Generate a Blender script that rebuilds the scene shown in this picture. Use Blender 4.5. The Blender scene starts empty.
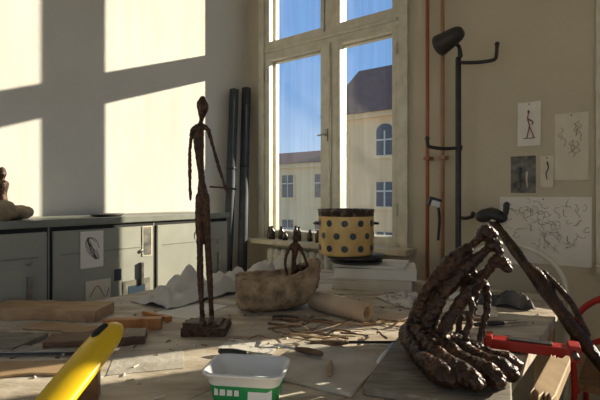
import bpy, bmesh, math, random
from mathutils import Vector, Matrix, noise
random.seed(7)
scene=bpy.context.scene
COL=scene.collection
TZ=0.80   # table top height
# ---------------------------------------------------------------- materials
def mat(name,c1,c2=None,rough=0.6,metal=0.0,scale=8,bump=0.0,bscale=40,stretch=(1,1,1),coat=0,detail=6,lo=.35,hi=.65,spec=.5):
    m=bpy.data.materials.new(name); m.use_nodes=True
    nt=m.node_tree; N=nt.nodes; L=nt.links
    b=N['Principled BSDF']
    b.inputs['Roughness'].default_value=rough; b.inputs['Metallic'].default_value=metal
    b.inputs['Coat Weight'].default_value=coat
    b.inputs['Specular IOR Level'].default_value=spec
    tc=N.new('ShaderNodeTexCoord'); mp=N.new('ShaderNodeMapping'); mp.inputs['Scale'].default_value=stretch
    L.new(tc.outputs['Object'],mp.inputs['Vector'])
    if c2 is None: c2=tuple(x*.82 for x in c1)
    n=N.new('ShaderNodeTexNoise'); n.inputs['Scale'].default_value=scale; n.inputs['Detail'].default_value=detail
    L.new(mp.outputs[0],n.inputs['Vector'])
    r=N.new('ShaderNodeValToRGB'); r.color_ramp.elements[0].position=lo; r.color_ramp.elements[1].position=hi
    r.color_ramp.elements[0].color=(*c1,1); r.color_ramp.elements[1].color=(*c2,1)
    L.new(n.outputs['Fac'],r.inputs['Fac']); L.new(r.outputs[0],b.inputs['Base Color'])
    if bump>0:
        n2=N.new('ShaderNodeTexNoise'); n2.inputs['Scale'].default_value=bscale; n2.inputs['Detail'].default_value=5
        L.new(mp.outputs[0],n2.inputs['Vector'])
        bp=N.new('ShaderNodeBump'); bp.inputs['Strength'].default_value=bump; bp.inputs['Distance'].default_value=.01
        L.new(n2.outputs['Fac'],bp.inputs['Height']); L.new(bp.outputs[0],b.inputs['Normal'])
    return m
M_wall=mat('plaster_wall',(.72,.69,.62),(.67,.64,.57),rough=.9,scale=2.5,bump=.12,bscale=60)
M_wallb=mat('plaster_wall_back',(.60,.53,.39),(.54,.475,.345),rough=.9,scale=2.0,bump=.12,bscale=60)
M_ceil=mat('ceiling_paint',(.80,.77,.71),rough=.9)
M_floor=mat('floor_boards',(.42,.28,.15),(.32,.20,.10),rough=.5,scale=4,stretch=(1,12,1),bump=.1)
M_frame=mat('cream_paint',(.70,.66,.53),(.58,.54,.42),rough=.45,scale=14,bump=.08)
M_sill=mat('sill_paint',(.66,.59,.44),(.50,.43,.30),rough=.5,scale=12)
M_steel=mat('cabinet_grey_paint',(.36,.36,.30),(.31,.31,.26),rough=.45,scale=5,bump=.03)
M_steel2=mat('cabinet_grey_edge',(.24,.25,.21),rough=.4)
M_gap=mat('dark_gap',(.015,.015,.014),rough=.8)
M_chrome=mat('worn_metal',(.45,.44,.42),(.3,.29,.27),rough=.3,metal=1,scale=30)
M_black=mat('black_iron',(.018,.017,.017),(.035,.03,.028),rough=.45,scale=30,bump=.1)
M_roll=mat('roofing_felt',(.03,.034,.042),(.05,.055,.065),rough=.7,scale=10,bump=.2)
M_bronze=mat('dark_bronze',(.034,.017,.010),(.10,.044,.017),rough=.38,metal=.3,scale=45,bump=.8,bscale=90)
M_bronze2=mat('polished_bronze',(.020,.011,.007),(.075,.030,.012),rough=.35,metal=.3,scale=22,bump=.8,bscale=60)
M_base=mat('black_stone',(.022,.02,.018),(.04,.035,.03),rough=.4,scale=20,bump=.2)
M_boat=mat('weathered_wood_boat',(.46,.33,.20),(.20,.13,.07),rough=.85,scale=20,bump=1.0,bscale=55)
M_table=mat('dusty_worktable_wood',(.64,.56,.44),(.34,.265,.18),rough=.65,scale=5,stretch=(1,3,1),bump=.3,bscale=30,detail=10,lo=.38,hi=.68)
M_tabside=mat('table_side_wood',(.48,.33,.18),(.36,.24,.13),rough=.6,scale=6,stretch=(4,1,1))
M_plank=mat('light_plank',(.52,.35,.18),(.38,.23,.11),rough=.6,scale=5,stretch=(2,12,6),bump=.15)
M_plank2=mat('brown_plank',(.28,.14,.065),(.15,.07,.03),rough=.5,scale=6,stretch=(2,10,6),bump=.15)
M_plank3=mat('grey_plank',(.27,.235,.18),(.15,.125,.09),rough=.7,scale=6,stretch=(2,10,6),bump=.2)
M_orange=mat('orange_wood',(.55,.24,.07),(.40,.15,.04),rough=.5,scale=6,stretch=(8,1,1))
M_card=mat('brown_cardboard',(.46,.31,.17),(.38,.25,.13),rough=.8,scale=8)
M_leather=mat('brown_leather',(.17,.08,.04),(.10,.05,.025),rough=.5,scale=12,bump=.3)
M_yellow=mat('yellow_plastic',(.84,.55,.015),(.78,.49,.01),rough=.32,scale=4)
M_white=mat('white_plastic',(.80,.80,.77),(.76,.76,.73),rough=.3,scale=4)
M_green=mat('green_label',(.015,.27,.07),(.02,.32,.09),rough=.4,scale=4)
M_enamel=mat('yellow_enamel',(.80,.56,.22),(.50,.29,.09),rough=.28,scale=7,bump=.05,lo=.4,hi=.75)
M_dot=mat('blue_dot',(.035,.06,.085),rough=.3)
M_rim=mat('dark_rim',(.045,.028,.018),(.35,.28,.2),rough=.4,scale=30,lo=.5,hi=.7)
M_paper=mat('paper',(.84,.80,.71),(.78,.73,.63),rough=.85,scale=6)
M_paper2=mat('aged_paper',(.74,.67,.52),(.68,.61,.46),rough=.85,scale=6)
M_kraft=mat('kraft_roll',(.60,.47,.31),(.52,.39,.25),rough=.8,scale=10)
M_ink=mat('ink',(.10,.09,.08),rough=.8)
M_graph=mat('graphite',(.22,.19,.15),rough=.8)
M_redink=mat('red_ink',(.30,.07,.04),rough=.8)
M_photo=mat('dark_photo',(.05,.05,.04),(.25,.23,.18),rough=.5,scale=22)
M_cloth=mat('canvas_cloth',(.70,.66,.57),(.59,.55,.47),rough=.9,scale=5,bump=.2,bscale=120)
M_dcloth=mat('dark_cloth',(.045,.045,.05),(.14,.13,.12),rough=.85,scale=14,bump=.3)
M_news=mat('newsprint',(.66,.62,.54),(.28,.27,.25),rough=.85,scale=38,lo=.52,hi=.64)
M_pipe=mat('red_pipe_paint',(.38,.13,.055),(.30,.10,.045),rough=.4,scale=8)
M_pipe2=mat('brown_pipe_paint',(.32,.15,.08),(.38,.22,.12),rough=.45,scale=8)
M_red=mat('red_lacquer',(.42,.022,.016),(.34,.018,.012),rough=.35,scale=8)
M_stone=mat('plaster_fragment',(.42,.34,.22),(.28,.2,.12),rough=.9,scale=18,bump=.5)
M_board=mat('dusty_board',(.56,.52,.44),(.40,.36,.29),rough=.75,scale=9,bump=.3)
M_twig=mat('twig_bark',(.10,.055,.03),(.18,.11,.06),rough=.7,scale=30,bump=.4)
M_cane=mat('pale_cane',(.80,.77,.66),rough=.4)
M_bottle=mat('dark_bottle',(.03,.035,.02),(.06,.05,.03),rough=.2)
M_fac=mat('ochre_render',(.90,.60,.29),(.86,.56,.27),rough=.9,scale=1)
M_fac2=mat('pale_render',(.92,.68,.36),(.86,.62,.32),rough=.9,scale=1)
M_roof=mat('roof_tiles',(.19,.075,.055),(.12,.055,.045),rough=.8,scale=3)
M_wglass=mat('far_window',(.05,.06,.08),rough=.15)
M_asph=mat('asphalt',(.36,.33,.28),rough=.9)
# old dusty window glass
def glass():
    m=bpy.data.materials.new('old_window_glass'); m.use_nodes=True
    nt=m.node_tree;N=nt.nodes;L=nt.links;N.clear()
    out=N.new('ShaderNodeOutputMaterial')
    tc=N.new('ShaderNodeTexCoord'); mp=N.new('ShaderNodeMapping'); mp.inputs['Scale'].default_value=(20,20,1.2)
    L.new(tc.outputs['Object'],mp.inputs['Vector'])
    n=N.new('ShaderNodeTexNoise'); n.inputs['Scale'].default_value=1.2; n.inputs['Detail'].default_value=3
    L.new(mp.outputs[0],n.inputs['Vector'])
    r=N.new('ShaderNodeValToRGB'); r.color_ramp.elements[0].position=.32; r.color_ramp.elements[1].position=.6
    r.color_ramp.elements[0].color=(.90,.90,.89,1); r.color_ramp.elements[1].color=(.98,.98,.98,1)
    L.new(n.outputs['Fac'],r.inputs['Fac'])
    tr=N.new('ShaderNodeBsdfTransparent'); L.new(r.outputs[0],tr.inputs['Color'])
    gl=N.new('ShaderNodeBsdfGlossy'); gl.inputs['Roughness'].default_value=.02
    tl=N.new('ShaderNodeBsdfTranslucent'); tl.inputs['Color'].default_value=(.9,.88,.8,1)
    m1=N.new('ShaderNodeMixShader'); m1.inputs[0].default_value=.04
    m2=N.new('ShaderNodeMixShader'); m2.inputs[0].default_value=.005
    L.new(tr.outputs[0],m1.inputs[1]); L.new(gl.outputs[0],m1.inputs[2])
    L.new(m1.outputs[0],m2.inputs[1]); L.new(tl.outputs[0],m2.inputs[2])
    L.new(m2.outputs[0],out.inputs['Surface'])
    return m
M_glass=glass()
# ---------------------------------------------------------------- builder
def catmull(P,n=6):
    if len(P)<3: return [tuple(p) for p in P]
    out=[]
    Q=[P[0]]+list(P)+[P[-1]]
    for i in range(1,len(Q)-2):
        p0,p1,p2,p3=Q[i-1],Q[i],Q[i+1],Q[i+2]
        for k in range(n):
            t=k/n
            out.append(tuple(.5*((2*b)+(-a+c)*t+(2*a-5*b+4*c-d)*t*t+(-a+3*b-3*c+d)*t**3) for a,b,c,d in zip(p0,p1,p2,p3)))
    out.append(tuple(P[-1])); return out
class B:
    def __init__(s,name,M=None):
        s.name=name; s.bm=bmesh.new(); s.mats=[]; s.M=M or Matrix.Identity(4)
    def mi(s,m):
        if m not in s.mats: s.mats.append(m)
        return s.mats.index(m)
    def verts(s,co,faces,m,smooth=False,M=None):
        T=s.M@(M or Matrix.Identity(4)); i=s.mi(m)
        vs=[s.bm.verts.new(T@Vector(c)) for c in co]
        for f in faces:
            try:
                F=s.bm.faces.new([vs[k] for k in f]); F.material_index=i; F.smooth=smooth
            except ValueError: pass
    def box(s,c,d,m,rz=0,rx=0,ry=0):
        x,y,z=[k/2 for k in d]
        co=[(-x,-y,-z),(x,-y,-z),(x,y,-z),(-x,y,-z),(-x,-y,z),(x,-y,z),(x,y,z),(-x,y,z)]
        f=[(0,3,2,1),(4,5,6,7),(0,1,5,4),(1,2,6,5),(2,3,7,6),(3,0,4,7)]
        T=Matrix.Translation(c)@Matrix.Rotation(rz,4,'Z')@Matrix.Rotation(ry,4,'Y')@Matrix.Rotation(rx,4,'X')
        s.verts(co,f,m,False,T)
    def bx(s,x0,x1,y0,y1,z0,z1,m): s.box(((x0+x1)/2,(y0+y1)/2,(z0+z1)/2),(x1-x0,y1-y0,z1-z0),m)
    def tube(s,P,m,seg=10,n=6,curve=True,round_ends=True,M=None,flat=1.0):
        if curve: P=catmull(P,n)
        P=[tuple(p) for p in P]
        if round_ends:
            def cap(p,q):
                d=(Vector(p[:3])-Vector(q[:3])); d.normalize(); r=p[3]; o=[]
                for a in (.5,.85,.99):
                    o.append((*(Vector(p[:3])+d*r*a),max(r*math.sqrt(1-a*a),r*.1)))
                return o
            P=list(reversed(cap(P[0],P[1])))+P+cap(P[-1],P[-2])
        co=[];fc=[];prev=None
        for k,p in enumerate(P):
            a=Vector(P[max(k-1,0)][:3]);b=Vector(P[min(k+1,len(P)-1)][:3]); t=(b-a)
            if t.length<1e-9: t=Vector((0,0,1))
            t.normalize()
            if prev is None:
                up=Vector((0,0,1)) if abs(t.z)<.9 else Vector((1,0,0)); u=t.cross(up).normalized()
            else:
                u=(prev-t*prev.dot(t)); u.normalize()
            prev=u; w=t.cross(u)
            for j in range(seg):
                an=2*math.pi*j/seg
                v=Vector(p[:3])+(u*math.cos(an)+w*math.sin(an)*flat)*p[3]; co.append(tuple(v))
        for k in range(len(P)-1):
            for j in range(seg):
                fc.append((k*seg+j,k*seg+(j+1)%seg,(k+1)*seg+(j+1)%seg,(k+1)*seg+j))
        fc.append(tuple(reversed(range(seg)))); fc.append(tuple((len(P)-1)*seg+j for j in range(seg)))
        s.verts(co,fc,m,True,M)
    def cyl(s,a,b,r,m,seg=20,r2=None):
        s.tube([(*a,r),(*b,r if r2 is None else r2)],m,seg=seg,curve=False,round_ends=False)
    def lathe(s,prof,m,seg=48,M=None,smooth=True):
        co=[];fc=[]
        for r,z in prof:
            for j in range(seg):
                a=2*math.pi*j/seg; co.append((r*math.cos(a),r*math.sin(a),z))
        for k in range(len(prof)-1):
            for j in range(seg):
                fc.append((k*seg+j,k*seg+(j+1)%seg,(k+1)*seg+(j+1)%seg,(k+1)*seg+j))
        if prof[0][0]>1e-4: fc.append(tuple(reversed(range(seg))))
        s.verts(co,fc,m,smooth,M)
    def ell(s,c,r,m,seg=20):
        co=[];fc=[];R=seg//2
        for i in range(R+1):
            t=math.pi*i/R
            for j in range(seg):
                a=2*math.pi*j/seg
                co.append((c[0]+r[0]*max(math.sin(t),.01)*math.cos(a),c[1]+r[1]*max(math.sin(t),.01)*math.sin(a),c[2]-r[2]*math.cos(t)))
        for k in range(R):
            for j in range(seg): fc.append((k*seg+j,k*seg+(j+1)%seg,(k+1)*seg+(j+1)%seg,(k+1)*seg+j))
        fc.append(tuple(reversed(range(seg)))); fc.append(tuple(R*seg+j for j in range(seg)))
        s.verts(co,fc,m,True)
    def done(s,bevel=0,remesh=0,disp=0,dscale=.05,smooth_iter=0,origin=None,solid=0):
        me=bpy.data.meshes.new(s.name)
        bmesh.ops.recalc_face_normals(s.bm,faces=s.bm.faces)
        s.bm.to_mesh(me); s.bm.free()
        for m in s.mats: me.materials.append(m)
        o=bpy.data.objects.new(s.name,me); COL.objects.link(o)
        if me.vertices:
            xs=[v.co.copy() for v in me.vertices]
            c=Vector((sum(v.x for v in xs)/len(xs),sum(v.y for v in xs)/len(xs),min(v.z for v in xs)))
            me.transform(Matrix.Translation(-c)); o.location=c
        if solid:
            q=o.modifiers.new('Solid','SOLIDIFY'); q.thickness=solid
        if remesh:
            q=o.modifiers.new('R','REMESH'); q.mode='VOXEL'; q.voxel_size=remesh; q.use_smooth_shade=True
        if smooth_iter:
            q=o.modifiers.new('S','SMOOTH'); q.iterations=smooth_iter; q.factor=.5
        if disp:
            t=bpy.data.textures.new(s.name+'_t','CLOUDS'); t.noise_scale=dscale; t.noise_depth=3
            q=o.modifiers.new('D','DISPLACE'); q.texture=t; q.strength=disp; q.mid_level=.5; q.texture_coords='LOCAL'
        if bevel:
            q=o.modifiers.new('B','BEVEL'); q.width=bevel; q.segments=2; q.limit_method='ANGLE'; q.angle_limit=math.radians(50)
        return o
# room frame: origin in the far-left corner, +x along window wall, -y toward viewer
TH=math.radians(-37.3)
RM=Matrix.Translation((-0.442,3.754,0))@Matrix.Rotation(TH,4,'Z')
def R(x,y,z=0): return RM@Vector((x,y,z))
RX,RY,H=4.3,-4.5,3.5
# ---------------------------------------------------------------- shell
W1=(.205,1.385); W2=(2.49,3.85); ZS,ZH,ZT=.95,3.12,2.43; WT=.14
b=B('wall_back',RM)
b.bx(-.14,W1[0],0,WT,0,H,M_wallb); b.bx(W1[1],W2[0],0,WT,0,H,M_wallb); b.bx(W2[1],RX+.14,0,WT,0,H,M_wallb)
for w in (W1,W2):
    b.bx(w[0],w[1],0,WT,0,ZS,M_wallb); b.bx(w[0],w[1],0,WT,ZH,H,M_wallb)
b.done()
b=B('wall_left',RM); b.bx(-.14,0,RY,0,0,H,M_wall); b.done()
W4=(-4.2,-2.3)  # unseen opening added to the right wall for sun bounce behind the viewer
b=B('wall_right',RM)
b.bx(RX,RX+.14,RY,W4[0],0,H,M_wall); b.bx(RX,RX+.14,W4[1],0,0,H,M_wall)
b.bx(RX,RX+.14,W4[0],W4[1],0,.6,M_wall); b.bx(RX,RX+.14,W4[0],W4[1],ZH,H,M_wall); b.done()
# wall behind viewer with an unseen opening added to let in sky fill
W3=(.3,2.2)
b=B('wall_front',RM)
b.bx(-.14,W3[0],RY-.14,RY,0,H,M_wall); b.bx(W3[1],RX+.14,RY-.14,RY,0,H,M_wall)
b.bx(W3[0],W3[1],RY-.14,RY,0,ZS,M_wall); b.bx(W3[0],W3[1],RY-.14,RY,ZH,H,M_wall); b.done()
b=B('floor',RM); b.bx(-.14,RX+.14,RY-.14,WT,-.12,0,M_floor); b.done()
b=B('ceiling',RM); b.bx(-.14,RX+.14,RY-.14,WT,H,H+.12,M_ceil); b.done()
b=B('baseboard_left',RM); b.bx(0,.02,RY,0,0,.12,M_frame); b.done(bevel=.003)
b=B('baseboard_back',RM); b.bx(.02,RX,-.02,0,0,.12,M_frame); b.done(bevel=.003)
# ---------------------------------------------------------------- windows
def window(name,x0,x1,xm):
    b=B(name,RM)
    b_=M_frame
    # interior casing
    b.bx(x0-.05,x0+.005,-.03,-.001,ZS-.02,ZH+.07,b_); b.bx(x1-.005,x1+.05,-.03,-.001,ZS-.02,ZH+.07,b_)
    b.bx(x0-.05,x1+.05,-.035,-.001,ZH-.005,ZH+.07,b_)
    for (ya,yb,j,mh) in ((-.008,.045,.02,.062),(.075,.125,.02,.036)):
        b.bx(x0,x0+j,ya,yb,ZS,ZH,b_); b.bx(x1-j*1.8,x1,ya,yb,ZS,ZH,b_)
        b.bx(x0,x1,ya,yb,ZH-j,ZH,b_); b.bx(x0,x1,ya,yb,ZS,ZS+j,b_)
        b.bx(x0,x1,ya-.006,yb,ZT-.045,ZT+.045,b_)
        b.bx(xm-mh,xm+mh,ya-.004,yb,ZS,ZT,b_); b.bx(xm-mh*.7,xm+mh*.7,ya,yb,ZT,ZH,b_)
        # sashes
        for (a,e) in ((x0+j,xm-mh*.9),(xm+mh*.9,x1-j*1.8)):
            for (p,q) in ((ZS+j,ZT-.04),(ZT+.04,ZH-j)):
                w=.028; y2=ya+.01;y3=yb-.01
                b.bx(a,a+w,y2-.012,y3,p,q,b_); b.bx(e-w,e,y2-.012,y3,p,q,b_)
                b.bx(a+w,e-w,y2-.012,y3,p,p+w*1.4,b_); b.bx(a+w,e-w,y2-.012,y3,q-w,q,b_)
                ym=(y2+y3)/2
                b.verts([(a+w*.5,ym,p+w*.5),(e-w*.5,ym,p+w*.5),(e-w*.5,ym,q-w*.5),(a+w*.5,ym,q-w*.5)],[(0,1,2,3)],M_glass)
    # window board and apron
    b.bx(x0-.04,x1+.10,-.17,-.001,ZS-.035,ZS,M_sill); b.bx(x0-.03,x1+.06,-.03,-.001,ZS-.12,ZS-.035,M_sill)
    # mouldings on mullion/transom
    b.tube([(xm,-.018,ZS+.03,.012),(xm,-.018,ZT-.06,.012)],b_,curve=False)
    b.tube([(x0+.03,-.022,ZT,.014),(x1-.03,-.022,ZT,.014)],b_,curve=False)
    # espagnolette handle
    b.box((xm-.02,-.03,1.72),(.022,.012,.09),M_chrome)
    b.tube([(xm-.02,-.035,1.72,.007),(xm-.02,-.06,1.72,.007),(xm-.07,-.065,1.715,.006)],M_chrome,n=4)
    for z in (1.15,2.2): 
        b.cyl((x0+.03,-.022,z),(x0+.03,-.022,z+.08),.008,b_,seg=10); b.cyl((x1-.03,-.022,z),(x1-.03,-.022,z+.08),.008,b_,seg=10)
    return b.done(bevel=.003)
window('window_1',W1[0],W1[1],.836)
window('window_2',W2[0],W2[1],2.86)
b=B('fill_window_front',RM)  # added window out of view, brightens the room with skylight
for x in (W3[0],.93,1.56,W3[1]-.07): b.bx(x,x+.07,RY-.10,RY-.04,ZS,ZH,M_frame)
for z in (ZS,ZT,ZH-.07): b.bx(W3[0],W3[1],RY-.10,RY-.04,z,z+.07,M_frame)
b.verts([(W3[0],RY-.07,ZS),(W3[1],RY-.07,ZS),(W3[1],RY-.07,ZH),(W3[0],RY-.07,ZH)],[(0,1,2,3)],M_glass)
b.done(bevel=.003)
b=B('fill_window_right',RM)  # added window out of view, its sun patch bounces fill light forward
for y in (W4[0],-3.56,-2.93,W4[1]-.06): b.bx(RX+.04,RX+.1,y,y+.06,.6,ZH,M_frame)
for z in (.6,ZT,ZH-.06): b.bx(RX+.04,RX+.1,W4[0],W4[1],z,z+.06,M_frame)
b.verts([(RX+.07,W4[0],.6),(RX+.07,W4[1],.6),(RX+.07,W4[1],ZH),(RX+.07,W4[0],ZH)],[(0,1,2,3)],M_glass)
b.done(bevel=.003)
# ---------------------------------------------------------------- radiator
b=B('radiator',RM)
for i in range(15):
    x=.35+i*.066
    b.tube([(x,-.10,.17,.026),(x,-.10,.86,.026)],M_frame,curve=False,flat=1.3)
b.cyl((.33,-.10,.20),(1.30,-.10,.20),.018,M_frame); b.cyl((.33,-.10,.82),(1.30,-.10,.82),.018,M_frame)
for x in (.45,1.2): b.bx(x-.015,x+.015,-.12,-.001,.24,.27,M_frame); b.cyl((x,-.10,0),(x,-.10,.18),.014,M_frame)
b.done()
# ---------------------------------------------------------------- street outside
def building(name,x0,x1,y,zb,ze,zr,m,wins,depth=9):
    b=B(name,RM)
    b.bx(x0,x1,y,y+depth,zb,ze,m)
    b.bx(x0-.1,x1+.1,y-.18,y+.0,ze-.22,ze,m)
    b.verts([(x0-.2,y-.3,ze),(x1+.2,y-.3,ze),(x1+.2,y+depth,ze),(x0-.2,y+depth,ze),(x0-.2,y+3.2,zr),(x1+.2,y+3.2,zr)],[(0,1,5,4),(1,2,5),(3,0,4),(2,3,4,5),(0,3,2,1)],M_roof)
    for (wx,wz,ww,wh,arch) in wins:
        b.bx(wx-ww/2-.12,wx+ww/2+.12,y-.07,y-.01,wz-.14,wz,M_fac2)
        b.bx(wx-ww/2-.1,wx-ww/2,y-.05,y-.005,wz,wz+wh,M_fac2); b.bx(wx+ww/2,wx+ww/2+.1,y-.05,y-.005,wz,wz+wh,M_fac2)
        b.bx(wx-ww/2,wx+ww/2,y-.03,y-.005,wz,wz+wh,M_wglass)
        if arch:
            n=12; co=[(wx,y-.03,wz+wh)]+[(wx+ww/2*math.cos(math.pi*i/n),y-.03,wz+wh+ww/2.6*math.sin(math.pi*i/n)) for i in range(n+1)]
            b.verts(co,[(0,i+1,i+2) for i in range(n)],M_wglass)
        b.bx(wx-.03,wx+.03,y-.05,y-.03,wz,wz+wh,M_frame); b.bx(wx-ww/2,wx+ww/2,y-.05,y-.03,wz+wh*.6,wz+wh*.6+.06,M_frame)
    return b.done()
yb=14
w=[(x,z,.75,1.0,z>2.8) for x in (-5.75,-7.9,-4.1) for z in (2.95,.85,-1.2,-3.4)]
building('neighbour_house',-8.6,-3.2,yb,-9,4.75,7.6,M_fac,w)
w=[(x,z,.8,1.2,False) for x in (-10.4,-12.6,-14.6,-16.8) for z in (1.2,-1.2,-3.6)]
building('courtyard_house',-22,-9.1,16.2,-9,3.0,4.0,M_fac2,w)
b=B('street_ground',RM); b.bx(-60,60,-60,60,-9.3,-9.0,M_asph); b.done()
# ---------------------------------------------------------------- steel cabinet
b=B('steel_cabinet',RM)
CH=1.17; ys=[-.64,-1.2,-1.765,-2.33,-2.9]
b.bx(.03,.435,-2.9,-.64,.04,CH-.03,M_steel)
b.bx(.025,.455,-2.905,-.635,CH-.03,CH,M_steel2)
b.bx(.05,.42,-2.88,-.66,.001,.04,M_gap)
for i in range(4):
    y1,y0=ys[i],ys[i+1]
    b.bx(.435,.4365,y0+.004,y1-.004,.05,CH-.035,M_gap)
    b.bx(.4365,.450,y0+.014,y1-.014,.07,CH-.055,M_steel)
    b.bx(.450,.4525,y0+.05,y1-.05,CH-.17,CH-.165,M_steel2)
    b.bx(.450,.468,y1-.10,y1-.085,.80,.92,M_chrome)
    b.cyl((.450,y1-.092,.98),(.458,y1-.092,.98),.010,M_chrome,seg=12)
b.done(bevel=.003)
def sheet(b,x,y0,y1,z0,z1,m): b.bx(x,x+.0012,y0,y1,z0,z1,m)
b=B('taped_sketch',RM); sheet(b,.4531,-1.626,-1.509,.925,1.106,M_paper)
for k in range(5):
    pts=[(.4552,-1.567+.035*math.cos(t*1.3+k)*(1-k*.12),1.02+.055*math.sin(t*1.1+k*.6),.0012) for t in [j*.8 for j in range(8)]]
    b.tube(pts,M_ink,seg=4,n=4)
b.done()
b=B('taped_photo',RM); sheet(b,.4531,-1.285,-1.225,.95,1.115,M_paper2); b.bx(.4543,.4549,-1.28,-1.23,.955,1.11,M_photo); b.done()
b=B('taped_postcard',RM); sheet(b,.4531,-1.40,-1.24,.715,.83,M_photo); sheet(b,.4545,-1.37,-1.27,.74,.80,M_dot); b.done()
b=B('taped_note',RM); sheet(b,.4531,-1.60,-1.47,.72,.86,M_paper2)
b.tube([(.4552,-1.58,.78,.0015),(.4552,-1.54,.83,.0015),(.4552,-1.50,.77,.0015),(.4552,-1.48,.81,.0015)],M_ink,seg=4); b.done()
b=B('cabinet_sticker',RM); sheet(b,.4531,-1.45,-1.41,.84,.90,M_dot); b.done()
b=B('cabinet_sticker',RM); sheet(b,.4531,-.92,-.86,1.02,1.06,M_paper); b.done()
# things on the cabinet
b=B('plaster_fragments',RM)
for (x,y,z,rx,ry,rz) in ((.31,-1.84,.035,.05,.06,.035),(.35,-1.93,.045,.055,.07,.05),(.28,-2.02,.04,.07,.08,.045),(.25,-1.90,.04,.05,.05,.04)):
    b.ell((x,y,CH+z-.004),(rx,ry,rz),M_stone)
b.done(remesh=.008,disp=.03,dscale=.05)
b=B('small_bronze_bust',RM)
cx,cy=.16,-1.86
b.tube([(cx,cy,CH+.012,.035),(cx,cy,CH+.05,.03),(cx,cy,CH+.12,.022),(cx,cy,CH+.17,.03),(cx,cy,CH+.19,.012),(cx,cy,CH+.215,.02),(cx,cy,CH+.235,.016)],M_bronze)
b.done(disp=.004,dscale=.02)
b=B('black_dish',RM); b.lathe([(.07,0),(.09,.012),(.088,.013),(.068,.004),(.0,.004)],M_black,M=Matrix.Translation((.33,-1.42,CH+.001))); b.done()
# ---------------------------------------------------------------- rolls in corner
for (nm,a,c,r) in (('felt_roll',(.225,-.31,.002),(.075,-.085,2.15),.036),('felt_roll',(.135,-.39,.002),(.055,-.20,2.12),.036)):
    b=B(nm,RM); A=Vector(a);C=Vector(c)
    b.cyl(a,c,r,M_roll,seg=24)
    d=(C-A).normalized(); 
    b.cyl(tuple(C),tuple(C+d*.004),r*.75,M_gap,seg=20)
    for t in (.3,.7):
        p=A+(C-A)*t; b.cyl(tuple(p),tuple(p+d*.02),r+.002,M_black,seg=24)
    b.done()
# ---------------------------------------------------------------- pipes
for x,m in ((1.578,M_pipe),(1.672,M_pipe2)):
    b=B('heating_pipe',RM); b.cyl((x,-.055,0.001),(x,-.055,H-.001),.0115,m)
    for z in (.4,1.5,2.6): b.bx(x-.018,x+.018,-.072,-.001,z,z+.02,m)
    b.done()
# ---------------------------------------------------------------- coat stand
b=B('coat_stand',Matrix.Translation((.89,2.53,0)))
b.tube([(0,0,.05,.016),(0,0,2.05,.016)],M_black,curve=False,seg=14)
def hook(z,ang,l,up):
    c,s_=math.cos(ang),math.sin(ang)
    b.tube([(0,0,z,.010),(c*l*.5,s_*l*.5,z-.005,.010),(c*l*.93,s_*l*.93,z+.004,.010),(c*l,s_*l,z+up*.35,.010),(c*l*1.02,s_*l*1.02,z+up,.010)],M_black,n=5)
    b.ell((c*l*1.02,s_*l*1.02,z+up),(.014,.014,.014),M_black,seg=10)
hook(2.03,math.radians(-12),.20,.09)
hook(1.55,math.radians(188),.18,.05); hook(1.54,math.radians(60),.06,.02)
hook(1.16,math.radians(-5),.08,.02)
for k in range(4):
    a=math.radians(15+90*k); c,s_=math.cos(a)*.12,math.sin(a)*.12
    b.tube([(0,0,.20,.012),(c*.5,s_*.5,.14,.012),(c,s_,.014,.012)],M_black)
b.done()
b=B('clip_spotlight',Matrix.Translation((.815,2.45,2.135)))
b.M=b.M@Matrix.Rotation(math.radians(-55),4,'Z')@Matrix.Rotation(math.radians(-105),4,'Y')@Matrix.Scale(.95,4)
b.lathe([(.0,-.085),(.03,-.08),(.042,-.06),(.05,-.02),(.062,.06),(.064,.075),(.058,.075),(.05,.0),(.0,-.03)],M_black)
b.M=Matrix.Translation((.815,2.45,2.135))
b.tube([(.03,.01,-.02,.010),(.065,.04,-.03,.010),(.075,.05,-.075,.014)],M_black)
b.done()
b=B('pipe_clamp',Matrix.Translation((.775,2.60,1.245)))
b.box((0,0,0),(.07,.05,.05),M_black,ry=.3); b.box((0.0,-.03,-.01),(.05,.02,.035),M_white,ry=.3); b.tube([(.02,0,.0,.008),(.04,.03,-.1,.008),(.035,.04,-.22,.007)],M_black)
b.done(bevel=.006)
# ---------------------------------------------------------------- papers on the window wall
def wpaper(nm,x0,x1,z0,z1,m,draw=None,y=-.0015,curl=.012):
    b=B(nm,RM); n=8; co=[]; fc=[]
    for i in range(n+1):
        for j in range(n+1):
            u=i/n;v=j/n
            d=curl*((1-v)**3)*(.3+.7*abs(2*u-1)**2)
            co.append((x0+(x1-x0)*u,y-d,z0+(z1-z0)*v))
    for i in range(n):
        for j in range(n):
            k=i*(n+1)+j; fc.append((k,k+n+1,k+n+2,k+1))
    b.verts(co,fc,m,True)
    b.cyl(((x0+x1)/2,y-.003,z1-.012),((x0+x1)/2,y+.001,z1-.012),.004,M_chrome,seg=10)
    if draw: draw(b,y-.003)
    b.done()
def d1(b,y):
    x=2.13
    for P in ([(x,1.73),(x-.004,1.70),(x+.004,1.66),(x-.008,1.60)],[(x+.004,1.66),(x+.02,1.62),(x+.024,1.60)],[(x,1.70),(x+.02,1.685),(x+.02,1.67)]):
        b.tube([(px,y-.004,pz,.0026) for px,pz in P],M_redink,seg=5,n=4)
    b.ell((x,y-.003,1.74),(.006,.002,.009),M_redink,seg=8); b.bx(x-.025,x+.035,y-.009,y-.006,1.594,1.597,M_ink)
wpaper('figure_drawing',2.075,2.189,1.553,1.794,M_paper,d1)
def d2(b,y):
    random.seed(3)
    for k in range(10):
        x=2.28+random.random()*.09; z=1.46+random.random()*.15
        b.tube([(x+random.uniform(-.015,.015),y-.002,z+j*.016,.0008) for j in range(5)],M_graph,seg=4,n=3)
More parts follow.
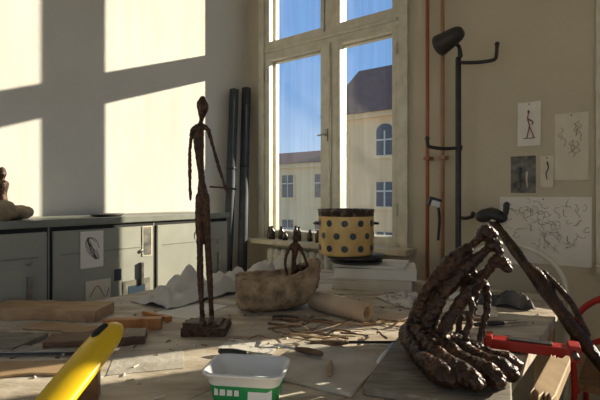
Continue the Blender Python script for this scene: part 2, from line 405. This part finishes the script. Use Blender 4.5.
wpaper('pencil_study',2.255,2.407,1.363,1.712,M_paper2,d2,curl=.006)
wpaper('pinned_photograph',2.039,2.165,1.296,1.50,M_photo,lambda b,y:(b.tube([(2.09,y,1.33,.004),(2.085,y,1.38,.005),(2.09,y,1.43,.006)],M_ink,seg=6),b.tube([(2.125,y,1.33,.004),(2.12,y,1.37,.005),(2.122,y,1.41,.006)],M_paper2,seg=6)),curl=.002)
wpaper('pinned_note',2.186,2.25,1.325,1.495,M_paper2,lambda b,y:b.tube([(2.22,y-.005,1.37,.002),(2.215,y-.003,1.40,.003),(2.225,y-.001,1.43,.003),(2.22,y,1.46,.004)],M_ink,seg=5))
def d3(b,y):
    random.seed(11)
    for k in range(90):
        x=2.0+random.random()*.39; z=1.00+random.random()*.24; P=[]
        a=random.random()*6
        for j in range(6):
            P.append((min(max(x,1.99),2.41),y,min(max(z,.96),1.265),.0008)); a+=random.uniform(-1.1,1.1); x+=.010*math.cos(a); z+=.010*math.sin(a)
        b.tube(P,M_graph,seg=4,n=3)
wpaper('large_sketch_sheet',1.981,2.42,.915,1.275,M_paper,d3,curl=.003)
b=B('bentwood_chair_back',RM@Matrix.Translation((2.06,-.15,.79)))
b.tube([(.27*math.cos(a),0,.235*math.sin(a),.012) for a in [i*math.pi/16 for i in range(17)]],M_cane,n=2,round_ends=False)
b.tube([(.17*math.cos(a),0,.14*math.sin(a),.008) for a in [i*math.pi/16 for i in range(17)]],M_cane,n=2,round_ends=False)
b.tube([(-.27,0,0,.012),(-.265,0,-.4,.012),(-.26,0,-.785,.012)],M_cane); b.tube([(.27,0,0,.012),(.265,0,-.4,.012),(.26,0,-.785,.012)],M_cane)
b.tube([(-.27,0,-.3,.010),(0,0,-.3,.010),(.27,0,-.3,.010)],M_cane)
b.tube([(-.17,0,0,.008),(-.165,0,-.3,.008)],M_cane,curve=False); b.tube([(.17,0,0,.008),(.165,0,-.3,.008)],M_cane,curve=False)
b.done()
# ---------------------------------------------------------------- worktable
b=B('worktable',RM)
tx0,tx1,ty0,ty1=.62,2.35,-2.66,-.26
nb=6
for i in range(nb):
    a=tx0+(tx1-tx0)*i/nb; e=tx0+(tx1-tx0)*(i+1)/nb
    b.bx(a+.0008,e-.0008,ty0,ty1,TZ-.045,TZ,M_table)
b.bx(tx0+.06,tx1-.06,ty0+.06,ty0+.09,TZ-.16,TZ-.045,M_tabside); b.bx(tx0+.06,tx1-.06,ty1-.09,ty1-.06,TZ-.16,TZ-.045,M_tabside)
b.bx(tx0+.06,tx0+.09,ty0+.06,ty1-.06,TZ-.16,TZ-.045,M_tabside); b.bx(tx1-.09,tx1-.06,ty0+.06,ty1-.06,TZ-.16,TZ-.045,M_tabside)
for x in (tx0+.09,tx1-.09):
    for y in (ty0+.09,(ty0+ty1)/2,ty1-.09): b.bx(x-.04,x+.04,y-.04,y+.04,.001,TZ-.045,M_tabside)
b.bx(tx0+.1,tx1-.1,ty0+.1,ty1-.1,.22,.245,M_tabside)
b.done(bevel=.003)
# ---------------------------------------------------------------- tall figure
S=.00356
T=Matrix.Translation((-.331,1.60,TZ))@Matrix.Scale(S,4)
b=B('standing_figure_sculpture',T)
F=M_bronze
b.tube([(-4.5,0,232,3.0),(-4.5,0,228,5.3),(-4,-.5,222,5.8),(-4.5,-1,216,3.8),(-5.5,0,211,2.3),(-6.5,0,206,2.5)],F,seg=14)
b.tube([(-4,-6,223,1.6),(-4,-7.2,219.5,1.6)],F,curve=False)
b.tube([(-14,0,201,2.2),(-11,0,203.5,2.8),(-6.5,0,204.5,3.4),(-2,0,203.5,2.8),(1,0,201,2.2)],F)
b.tube([(-7,0,203,4.2),(-8,-1,190,5.2),(-7,-.5,172,4.0),(-5.5,0,153,3.2),(-4.5,1,138,5.2),(-4.3,1,130,4.4)],F,seg=14)
b.tube([(-14.5,0,201,2.2),(-17.2,1,182,1.7),(-17,0,163,1.9),(-16.5,-2,146,1.4),(-15.8,-3,138,1.8),(-15.5,-4,131,1.0)],F)
b.tube([(1.5,0,201,2.2),(6.5,1,182,1.7),(11.5,0,165,1.9),(17,-3,149,1.4),(19.5,-5,143,1.8),(21.5,-6,137,1.0)],F)
b.tube([(4,-6,144,1.0),(17,-6,143,1.0),(30,-6,141.5,1.0)],F)
b.tube([(-7,0,134,4.4),(-7.5,-1,108,4.0),(-6.5,-2,80,3.2),(-6.5,-.5,55,3.3),(-5.2,0,25,2.4),(-4.8,1,14,2.7),(-5,-6,11,3),(-5.5,-15,10,2.4)],F)
b.tube([(-1.5,0,134,4.4),(-.5,1,108,4.0),(1,1,80,3.3),(2.2,3,55,3.3),(3,5,25,2.4),(3.5,6,14,2.7),(4.5,-1,11,3),(6,-9,10,2.4)],F)
b.box((0,0,4),(43,38,8),M_base); b.box((-10,-10,9.5),(20,14,6),M_base)
b.box((0,2,8),(30,26,3),M_base)
b.done(remesh=.0024,disp=.005,dscale=.010)
# ---------------------------------------------------------------- boat with rower
bc=Matrix.Translation((-.092,1.92,TZ))@Matrix.Rotation(math.radians(14),4,'Z')
b=B('boat_sculpture',bc)
n=28; co=[];fc=[];K=16
for i in range(n+1):
    t=i/n*2-1
    w=.080*max(0,1-abs(t)**(6 if t<0 else 2.6))**.5+.018
    top=.150+.056*max(t,0)**1.8-.002*max(-t,0)
    bot=.003+(.012*abs(t)**6 if t<0 else .100*t**3.2)
    x=t*.182
    ring=[]
    for j in range(K+1):
        a=math.pi*j/K
        cx=math.copysign(abs(math.cos(a))**.5,math.cos(a))
        ring.append((x*(1-.04*math.sin(a)),-w*cx*(1-.08*math.sin(a)**3),top-(top-bot)*math.sin(a)**.4))
    for j in range(K+1):
        a=math.pi*(K-j)/K; wi=max(w-.022,.002); ring.append((x*.88,-wi*math.cos(a),top-(.030*(1-abs(t)**3)+.001)*math.sin(a)**.6))
    co+=ring
m_=2*(K+1)
for i in range(n):
    for j in range(m_): fc.append((i*m_+j,i*m_+(j+1)%m_,(i+1)*m_+(j+1)%m_,(i+1)*m_+j))
fc.append(tuple(range(m_))); fc.append(tuple(n*m_+j for j in reversed(range(m_))))
b.verts(co,fc,M_boat,True)
b.done(remesh=.004,disp=.014,dscale=.018)
b=B('rower_sculpture',Matrix.Translation((-.022,1.93,TZ+.126))@Matrix.Scale(.0041,4))
b.tube([(1,0,48,2.4),(1,0,45,4),(1.2,-.5,41.5,3.6),(.4,0,38,2)],F,seg=12)
b.tube([(-5,0,33,2),(0,0,36,3),(5,0,33,2)],F)
b.tube([(0,0,36,3),(0,0,28,3.4),(-1,1,18,2.6),(-1,1,4,4)],F)
b.tube([(-5,0,33,2.1),(-9,0,24,1.6),(-10,-2,15,1.5),(-8,-4,5,1.6)],F)
b.tube([(5,0,33,2.1),(9,0,25,1.6),(12,-2,17,1.5),(15,-4,9,1.6)],F)
b.tube([(-2,1,5,3.2),(4,-3,13,2.6),(9,-5,3,2)],F); b.tube([(1,1,5,3.2),(9,2,12,2.6),(14,1,3,2)],F)
b.done(remesh=.0022,disp=.0025,dscale=.01)
# ---------------------------------------------------------------- pot on its stack
SK=Matrix.Translation((.40,2.42,TZ))@Matrix.Rotation(math.radians(-16),4,'Z')
b=B('paper_box_stack',SK)
b.box((0,0,.028),(.40,.29,.055),M_paper2); b.box((.01,-.005,.083),(.41,.28,.052),M_paper,rz=.06); b.box((-.01,.0,.118),(.36,.27,.014),M_paper,rz=-.05)
for k in range(3): b.box((.0,-.001,.012+k*.017),(.412,.292,.0015),M_news,rz=.01*k)
b.done(bevel=.004)
b=B('sculpting_turntable',Matrix.Translation((.30,2.41,TZ+.127)))
b.lathe([(.13,0),(.14,.006),(.14,.014),(.06,.018),(.06,.026),(.155,.028),(.158,.033),(.158,.040),(.0,.042)],M_black); b.done()
PZ=TZ+.127+.043
b=B('enamel_pot',Matrix.Translation((.245,2.40,PZ)))
r=.145;h=.235
b.lathe([(0,.001),(r-.012,.001),(r-.003,.008),(r,.02),(r+.002,h-.03)],M_enamel,seg=64)
b.lathe([(r+.002,h-.03),(r+.003,h-.005),(r+.007,h),(r+.005,h+.006),(r-.003,h+.004),(r-.006,h-.02)],M_rim,seg=64)
b.lathe([(r-.006,h-.02),(r-.008,.02),(0,.012)],M_enamel,seg=64)
for i in range(3):
    for j in range(11):
        a0=2*math.pi*(j+.5*(i%2))/11; z0=.042+i*.064
        rad=.0170; pts=[]
        for q in range(17):
            aa=2*math.pi*q/16 
            da=rad*math.cos(aa)/r; zz=z0+rad*math.sin(aa); pts.append(((r+.003)*math.cos(a0+da),(r+.003)*math.sin(a0+da),zz))
        c0=((r+.0035)*math.cos(a0),(r+.0035)*math.sin(a0),z0)
        b.verts([c0]+pts,[(0,q+1,q+2) for q in range(16)],M_dot)
for s_ in (-1,1):
    b.tube([(s_*(r),-.03,.165,.006),(s_*(r+.022),-.025,.165,.006),(s_*(r+.022),.025,.165,.006),(s_*r,.03,.165,.006)],M_rim)
b.done()
# bottles on the window board
b=B('paint_bottles',RM)
random.seed(5)
for i,x in enumerate((.31,.37,.43,.50,.57,.63,.70,.80)):
    hh=random.uniform(.06,.11); rr=random.uniform(.018,.024)
    b.lathe([(0,0),(rr,0),(rr,hh*.65),(rr*.5,hh*.8),(rr*.5,hh),(0,hh)],M_bottle if i%3 else M_rim,seg=16,M=Matrix.Translation((x,-.07-.04*(i%2),ZS+.001)))
b.done()
# ---------------------------------------------------------------- bowed group sculpture
S2=.00285
b=B('bowed_figures_sculpture',Matrix.Translation((.455,1.28,TZ))@Matrix.Scale(S2,4))
F=M_bronze2
def limb(P,s=10): b.tube(P,F,seg=s)
# backs/legs (arched on the left), heads bunched at upper right
limb([(-40,18,24,10),(-38,18,44,8.5),(-28,14,70,7),(-8,9,98,8.5),(8,6,113,6.5),(17,4,122,4),(26,1,132,7.8),(32,-1,130,6)],12)
limb([(-30,4,22,9),(-29,4,42,8),(-18,2,67,6.5),(2,0,92,8),(16,-1,106,5.5),(24,-3,113,4),(31,-5,120,6.8),(36,-7,116,5.2)],12)
limb([(-20,-10,20,8),(-19,-11,38,7),(-8,-11,58,5.6),(11,-10,82,7),(23,-10,95,4.4),(31,-12,105,6.4),(37,-14,104,6),(40,-16,99,4.6)],12)
# long arms hanging to the feet
limb([(2,12,104,4.6),(10,15,84,3.8),(7,12,62,3.4),(0,6,30,3.4)])
limb([(12,5,100,4.4),(19,7,78,3.6),(15,5,54,3.3),(6,2,26,3.2)])
limb([(19,-5,90,4.2),(25,-6,68,3.5),(20,-10,46,3.2),(12,-16,22,3.2)])
limb([(4,-12,80,3.8),(4,-20,60,3.2),(-2,-24,40,3.0),(-6,-26,24,3.0)])
for P in ([(-46,22,26),(-52,-5,26),(-50,-38,22),(-43,-68,20),(-37,-80,18)],
          [(-38,18,30),(-39,-12,30),(-34,-46,24),(-24,-76,20),(-18,-86,18)],
          [(-28,10,28),(-24,-18,28),(-15,-48,22),(-3,-72,20),(2,-80,18)],
          [(-18,4,26),(-9,-20,25),(3,-42,21),(14,-60,19),(19,-66,18)],
          [(-8,-4,24),(5,-18,22),(17,-32,19),(27,-43,18),(32,-47,17)]):
    rr=[10,8.6,7.6,9.6,7.5]
    b.tube([(x,y,z,r_) for (x,y,z),r_ in zip(P,rr)],F,seg=14)
b.ell((-26,0,18),(24,30,8),F)
b.done(remesh=.003,disp=.012,dscale=.014)
b=B('wooden_plinth_board',Matrix.Translation((.385,1.21,TZ+.0115))@Matrix.Rotation(math.radians(-24),4,'Z'))
b.box((0,0,0),(.33,.42,.021),M_plank3); b.done(bevel=.004)
# ---------------------------------------------------------------- leaning carved figure
P0=Vector((1.0,2.33,1.15)); P1=Vector((1.04,1.62,.73))
b=B('leaning_figure_sculpture')
def lp(t,r,dx=0,dz=0): 
    p=P0+(P1-P0)*t; return (p.x+dx,p.y,p.z+dz,r)
b.tube([lp(-.02,.022),lp(.12,.020),lp(.30,.024,0,.0),lp(.42,.021,-.004),lp(.52,.031,.0,.01),lp(.60,.036,.01,.0),lp(.68,.028),lp(.8,.024),lp(.92,.028),lp(1.05,.021),lp(1.35,.02),lp(1.70,.022),lp(2.2,.024),lp(2.62,.03)],M_bronze2,seg=14)
b.tube([lp(.55,.012,.03,.03),lp(.75,.012,.045,.03),lp(.95,.010,.02,.02)],M_bronze2)
b.tube([(.955,2.36,1.175,.034),(.99,2.33,1.185,.036),(1.03,2.30,1.17,.03)],M_black,seg=16)
b.tube([(1.05,2.30,1.19,.014),(1.055,2.30,1.235,.016)],M_black,curve=False)
b.lathe([(.03,0),(.034,.006),(.03,.012)],M_paper,M=Matrix.Translation((1.0,2.325,1.14))@Matrix.Rotation(.6,4,'Y'))
b.done(disp=.008,dscale=.025)
# ---------------------------------------------------------------- red tubular chair
b=B('red_tubular_chair',RM@Matrix.Translation((2.615,-.285,0)))
rr=.012
b.tube([(-.22,-.2,.012,rr),(-.22,-.2,.45,rr),(-.22,-.22,.70,rr),(-.17,-.235,.83,rr),(0,-.24,.91,rr),(.15,-.235,.85,rr),(.22,-.22,.70,rr),(.22,-.2,.45,rr),(.22,-.2,.012,rr)],M_red)
b.tube([(-.21,-.21,.62,rr),(-.1,-.235,.70,rr),(.1,-.235,.70,rr),(.20,-.21,.62,rr)],M_red)
b.tube([(-.21,.18,.012,rr),(-.21,.18,.45,rr),(-.21,-.2,.45,rr)],M_red,curve=False); b.tube([(.21,.18,.012,rr),(.21,.18,.45,rr),(.21,-.2,.45,rr)],M_red,curve=False)
b.box((0,0,.47),(.42,.40,.03),M_plank2); b.done()
# ---------------------------------------------------------------- red bar clamp on table right
b=B('red_bar_clamp',Matrix.Translation((.70,1.37,TZ))@Matrix.Rotation(math.radians(-26),4,'Z'))
b.box((0,0,.022),(.26,.05,.03),M_red); b.box((-.115,0,.024),(.02,.055,.046),M_red); b.box((.115,0,.024),(.03,.06,.046),M_red)
b.cyl((.115,-.07,.026),(.115,.05,.026),.008,M_black); b.box((.0,.0,.039),(.12,.032,.004),M_black); b.box((-.05,0,.004),(.05,.04,.0075),M_black)
b.done(bevel=.004)
# ---------------------------------------------------------------- yellow handle
b=B('yellow_saw_handle',Matrix.Translation((-.480,.98,.90))@Matrix.Rotation(math.radians(-13),4,'Z'))
P=[(0,-.17,-.083,.040),(0,-.10,-.048,.041),(0,-.02,-.009,.042),(0,.05,.025,.042),(0,.085,.042,.040),(0,.100,.050,.036)]
b.tube(P,M_yellow,seg=28,flat=.5,curve=False)
b.tube([(-.014,.075,.0525,.0125),(-.012,.100,.062,.0125)],M_gap,curve=False,seg=16)
b.box((0,-.155,-.080),(.05,.02,.02),M_chrome)
b.done()
b=B('wood_offcut_block',Matrix.Translation((-.50,1.06,TZ))@Matrix.Rotation(.2,4,'Z')); b.box((0,.0,.050),(.05,.035,.098),M_plank2); b.done(bevel=.003)
# ---------------------------------------------------------------- plastic tub
b=B('plastic_food_tub',Matrix.Translation((-.125,1.075,TZ+.001))@Matrix.Rotation(math.radians(-8),4,'Z'))
def rr_(w,d,r,z,n=6):
    o=[]
    for cx,cy,a0 in ((w/2-r,d/2-r,0),(-w/2+r,d/2-r,90),(-w/2+r,-d/2+r,180),(w/2-r,-d/2+r,270)):
        for k in range(n+1):
            a=math.radians(a0+90*k/n); o.append((cx+r*math.cos(a),cy+r*math.sin(a),z))
    return o
def loft(rings,m,capb=True):
    co=sum(rings,[]);L=len(rings[0]);f=[]
    for k in range(len(rings)-1):
        for j in range(L): f.append((k*L+j,k*L+(j+1)%L,(k+1)*L+(j+1)%L,(k+1)*L+j))
    if capb: f.append(tuple(range(L)))
    b.verts(co,f,m,True)
loft([rr_(.150,.095,.022,0),rr_(.152,.097,.024,.004)],M_white)
loft([rr_(.152,.097,.024,.004),rr_(.168,.112,.026,.046)],M_green,False)
loft([rr_(.168,.112,.026,.046),rr_(.178,.122,.027,.068),rr_(.194,.138,.03,.070),rr_(.194,.138,.03,.076),rr_(.176,.120,.027,.075),rr_(.150,.094,.022,.006)],M_white,False)
loft([rr_(.150,.094,.022,.006),rr_(.01,.01,.004,.0055)],M_white)
for (x,z,w_,h_) in ((-.060,.032,.008,.016),(-.045,.032,.012,.016),(-.028,.031,.012,.014),(-.012,.031,.010,.014),(.042,.028,.055,.026)):
    b.box((x,-.0535,z),(w_,.004,h_),M_white,rx=-.2)
b.done()
# ---------------------------------------------------------------- planks, card and leather on the left
def plank(nm,x,y,l,w_,h,rz,m,z=0,ry=0):
    b=B(nm,Matrix.Translation((x,y,TZ+z+h/2+.0005))@Matrix.Rotation(math.radians(rz),4,'Z')@Matrix.Rotation(math.radians(ry),4,'Y'))
    n=10; co=[];fc=[]
    random.seed(len(nm)+int(l*100))
    for i in range(n+1):
        t=i/n*2-1; x_=t*l/2; a=random.uniform(-.08,.08)*w_; c=random.uniform(-.08,.08)*w_
        co+=[(x_,-w_/2+a,-h/2),(x_,w_/2+c,-h/2),(x_,w_/2+c,h/2),(x_,-w_/2+a,h/2)]
    for i in range(n):
        for j in range(4): fc.append((i*4+j,i*4+(j+1)%4,(i+1)*4+(j+1)%4,(i+1)*4+j))
    fc+= [(3,2,1,0),(n*4,n*4+1,n*4+2,n*4+3)]
    b.verts(co,fc,m); return b.done(bevel=.003)
plank('timber_plank',-1.00,1.80,.46,.14,.045,-4,M_plank)
plank('leather_offcut',-.66,1.47,.30,.10,.028,14,M_leather)
plank('timber_offcut',-.60,1.62,.20,.035,.04,8,M_orange)
plank('grey_board',-1.02,1.46,.32,.16,.018,-8,M_plank3)
plank('cardboard_piece',-.76,1.24,.34,.10,.008,6,M_card)
plank('cardboard_piece',-.86,1.63,.26,.09,.006,-14,M_card)
plank('timber_strip',-.56,1.76,.16,.02,.02,-35,M_orange)
plank('timber_strip',.64,1.14,.05,.30,.03,-37,M_tabside)
b=B('hand_saw_blade',Matrix.Translation((-.80,1.355,TZ+.012)))
b.verts([(-.2,-.02,0),(.25,.0,0),(.25,.025,0),(-.2,.06,0),(-.2,-.02,.002),(.25,.0,.002),(.25,.025,.002),(-.2,.06,.002)],[(3,2,1,0),(4,5,6,7),(0,1,5,4),(1,2,6,5),(2,3,7,6),(3,0,4,7)],M_chrome)
b.box((-.24,.02,.0),(.11,.07,.022),M_plank2); b.done(bevel=.001)
# ---------------------------------------------------------------- crumpled sheets
def crumple(nm,cx,cy,sx,sy,rz,amp,m,seed,z=0,f=9,res=70,hi=.2):
    M=Matrix.Translation((cx,cy,TZ+z))@Matrix.Rotation(rz,4,'Z')
    b=B(nm,M); co=[];fc=[]
    for i in range(res+1):
        for j in range(res+1):
            u=i/res-.5;v=j/res-.5
            p=Vector((u*sx*f+seed,v*sy*f,seed*.37))
            h=abs(noise.noise(p))*1.1+.45*abs(noise.noise(p*2.3))+hi*noise.noise(p*5)
            edge=min(1,6*min(.5-abs(u),.5-abs(v))+.15)
            d=noise.noise_vector(p*.6)*.10*sx
            co.append((u*sx+d.x,v*sy+d.y,max(.002,amp*h*edge+.003)))
    for i in range(res):
        for j in range(res):
            k=i*(res+1)+j; fc.append((k,k+res+1,k+res+2,k+1))
    b.verts(co,fc,m,True); return b.done(solid=.0015)
crumple('canvas_dust_sheet',-.37,2.34,.28,.95,math.radians(-37.3),.14,M_cloth,3.1,f=6,hi=.06,res=90)
crumple('canvas_dust_sheet',-.20,2.62,.30,.34,.3,.13,M_cloth,6.6,f=6,hi=.06,res=60)
crumple('crumpled_newspaper',.50,2.06,.20,.24,.5,.05,M_news,8.3,f=10)
crumple('folded_newspaper',.70,1.88,.22,.16,-.3,.03,M_paper2,5.3,f=8)
crumple('dark_rag',.90,2.0,.24,.16,-.4,.09,M_dcloth,12.4,f=12)
crumple('magazine_sheet',.76,2.15,.24,.18,-.6,.03,M_paper,15.1,f=6)
b=B('kraft_paper_roll')
def ringtube(a,c,r,m):
    A=Vector(a);C=Vector(c);d=(C-A); 
    q=d.to_track_quat('Z','Y').to_matrix().to_4x4(); L=d.length
    b.lathe([(r*.55,L*.01),(r*.6,0),(r,0),(r,L),(r*.6,L),(r*.55,L*.97),(r*.5,L*.2),(0,L*.2)],m,M=Matrix.Translation(A)@q,seg=32)
ringtube((.06,1.90,TZ+.039),(.255,1.70,TZ+.039),.038,M_kraft); b.done()
# ---------------------------------------------------------------- flat boards & sheets under tools
def flat(nm,x,y,w_,d,h,rz,m,z=0):
    b=B(nm,Matrix.Translation((x,y,TZ+z+h/2+.0003))@Matrix.Rotation(math.radians(rz),4,'Z')); b.box((0,0,0),(w_,d,h),m); return b.done(bevel=min(.003,h*.3))
flat('dusty_work_board',.07,1.26,.28,.28,.012,-30,M_board)
flat('paper_sheet',-.46,1.90,.20,.24,.001,-25,M_paper)
flat('sandpaper_sheet',-.44,1.30,.20,.15,.001,15,M_board)
flat('cardboard_sheet',.40,1.72,.22,.16,.003,-40,M_kraft)
flat('sketch_sheet',.10,2.14,.20,.14,.001,-30,M_paper)
flat('newspaper_page',-.16,1.44,.18,.10,.001,-18,M_news)
flat('paper_sheet',.60,2.02,.16,.12,.001,35,M_paper2)
# twigs
b=B('twig_pile'); random.seed(21)
for k in range(24):
    x=random.uniform(-.20,.34); y=1.54+random.uniform(-.09,.12); a=random.uniform(-.45,.5)+random.choice([0,0,2.6]); L=random.uniform(.08,.26); r=random.uniform(.002,.0045)
    z=TZ+.008+random.random()*.018; P=[]
    for j in range(5):
        P.append((x+math.cos(a)*L*j/4,y+math.sin(a)*L*j/4,z+random.uniform(-.002,.012),r*(1-.12*j))); a+=random.uniform(-.3,.3)
    if P[-1][0]<-.22: continue
    b.tube(P,random.choice([M_twig,M_twig,M_twig,M_plank2,M_plank]),seg=7,n=3)
b.done()
b=B('chisel')
b.tube([(.04,1.43,TZ+.012,.009),(.11,1.435,TZ+.012,.010),(.15,1.44,TZ+.012,.007)],M_twig); b.tube([(.15,1.44,TZ+.012,.005),(.34,1.455,TZ+.008,.004)],M_black,curve=False); b.done()
def knife(nm,x,y,rz,L,hm,z=.011):
    b=B(nm,Matrix.Translation((x,y,TZ+z))@Matrix.Rotation(math.radians(rz),4,'Z'))
    b.tube([(0,0,0,.008),(L*.25,0,.001,.010),(L*.5,0,0,.007)],hm,seg=12)
    co=[(L*.5,-.007,-.001),(L*.92,-.009,-.001),(L,0.006,-.001),(L*.5,.007,-.001),(L*.5,-.007,.001),(L*.92,-.009,.001),(L,.006,.001),(L*.5,.007,.001)]
    b.verts(co,[(3,2,1,0),(4,5,6,7),(0,1,5,4),(1,2,6,5),(2,3,7,6),(3,0,4,7)],M_chrome); return b.done()
knife('carving_knife',.22,1.26,66,.20,M_white)
knife('carving_knife',.42,1.50,20,.18,M_twig)
knife('palette_knife',.06,1.30,150,.16,M_twig,.024)
knife('modelling_tool',.64,1.64,10,.22,M_black)
knife('modelling_tool',.56,1.72,-6,.26,M_twig)
knife('modelling_tool',.60,1.78,25,.16,M_black)
knife('file_tool',-.24,1.36,-12,.16,M_black)
knife('paint_brush',-.10,1.74,-8,.18,M_black)
knife('paint_brush',.42,1.60,35,.14,M_plank)
b=B('masking_tape_roll',Matrix.Translation((.50,1.80,TZ+.001))); b.lathe([(.025,0),(.042,0),(.042,.02),(.025,.02),(.025,0)],M_kraft); b.done()
b=B('jar_lid',Matrix.Translation((-.16,1.30,TZ+.001))); b.lathe([(0,0),(.03,0),(.031,.01),(.028,.01),(.027,.003),(0,.003)],M_chrome); b.done()
b=B('pencil'); b.cyl((.075,1.16,TZ+.018),(.085,1.25,TZ+.018),.0045,M_plank,seg=6); b.cyl((.085,1.25,TZ+.018),(.0865,1.265,TZ+.018),.0045,M_ink,seg=6,r2=.001); b.done()
b=B('plaster_crumbs'); random.seed(9)
for k in range(110):
    p=R(random.uniform(.8,2.3),random.uniform(-2.1,-.35)); q=random.uniform(.002,.008)
    b.ell((p.x,p.y,TZ+q*.6),(q,q*random.uniform(.6,1.2),q*.6),random.choice([M_paper,M_paper2,M_stone]),seg=8)
b.done()
b=B('wood_shavings'); random.seed(44)
for k in range(220):
    p=R(random.uniform(.75,2.3),random.uniform(-2.2,-.35)); a=random.random()*6.28; L=random.uniform(.005,.03); w_=random.uniform(.001,.006)
    b.box((p.x,p.y,TZ+.003),(L,w_,.003),random.choice([M_plank,M_paper2,M_twig,M_kraft,M_plank2,M_paper]),rz=a,rx=random.uniform(-.3,.3))
b.done()
# ---------------------------------------------------------------- light
d=(RM.to_3x3()@Vector((-1,-1.75,-.665))).normalized()
sl=bpy.data.lights.new('sun','SUN'); sl.energy=11; sl.angle=math.radians(.55); sl.color=(1,.91,.73)
so=bpy.data.objects.new('sun',sl); COL.objects.link(so); so.rotation_mode='QUATERNION'; so.rotation_quaternion=d.to_track_quat('-Z','Y'); so.location=(6,8,8)
def portal(nm,c,w_,h_,dv):
    L=bpy.data.lights.new(nm,'AREA'); L.shape='RECTANGLE'; L.size=w_; L.size_y=h_; L.cycles.is_portal=True
    o=bpy.data.objects.new(nm,L); COL.objects.link(o)
    o.location=R(*c); dd=RM.to_3x3()@Vector(dv); o.rotation_mode='QUATERNION'; o.rotation_quaternion=dd.to_track_quat('-Z','Y')
zc=(ZS+ZH)/2; zh=ZH-ZS
portal('portal_1',((W1[0]+W1[1])/2,.16,zc),W1[1]-W1[0],zh,(0,-1,0)); portal('portal_2',((W2[0]+W2[1])/2,.16,zc),W2[1]-W2[0],zh,(0,-1,0))
portal('portal_3',((W3[0]+W3[1])/2,RY-.16,zc),W3[1]-W3[0],zh,(0,1,0)); portal('portal_4',(RX+.16,(W4[0]+W4[1])/2,(.6+ZH)/2),W4[1]-W4[0],ZH-.6,(-1,0,0))
w=bpy.data.worlds.new('sky'); scene.world=w; w.use_nodes=True; nt=w.node_tree; N=nt.nodes; L=nt.links
bg=N['Background']; tc=N.new('ShaderNodeTexCoord'); sp=N.new('ShaderNodeSeparateXYZ'); rp=N.new('ShaderNodeValToRGB')
L.new(tc.outputs['Generated'],sp.inputs[0]); L.new(sp.outputs['Z'],rp.inputs['Fac']); L.new(rp.outputs[0],bg.inputs['Color'])
e=rp.color_ramp.elements; e[0].position=0; e[0].color=(.50,.66,.84,1); e[1].position=.8; e[1].color=(.13,.27,.58,1)
q=rp.color_ramp.elements.new(.24); q.color=(.18,.38,.74,1)
bg.inputs['Strength'].default_value=1.1
scene.view_settings.view_transform='Standard'; scene.view_settings.exposure=.10
# ---------------------------------------------------------------- camera
cam=bpy.data.cameras.new('camera'); co_=bpy.data.objects.new('camera',cam); COL.objects.link(co_)
cam.sensor_width=36; cam.lens=27; cam.clip_start=.02; cam.clip_end=300
cam.shift_y=-4/600
co_.location=(0,0,1.28); co_.rotation_euler=(math.radians(90),0,0)
scene.camera=co_
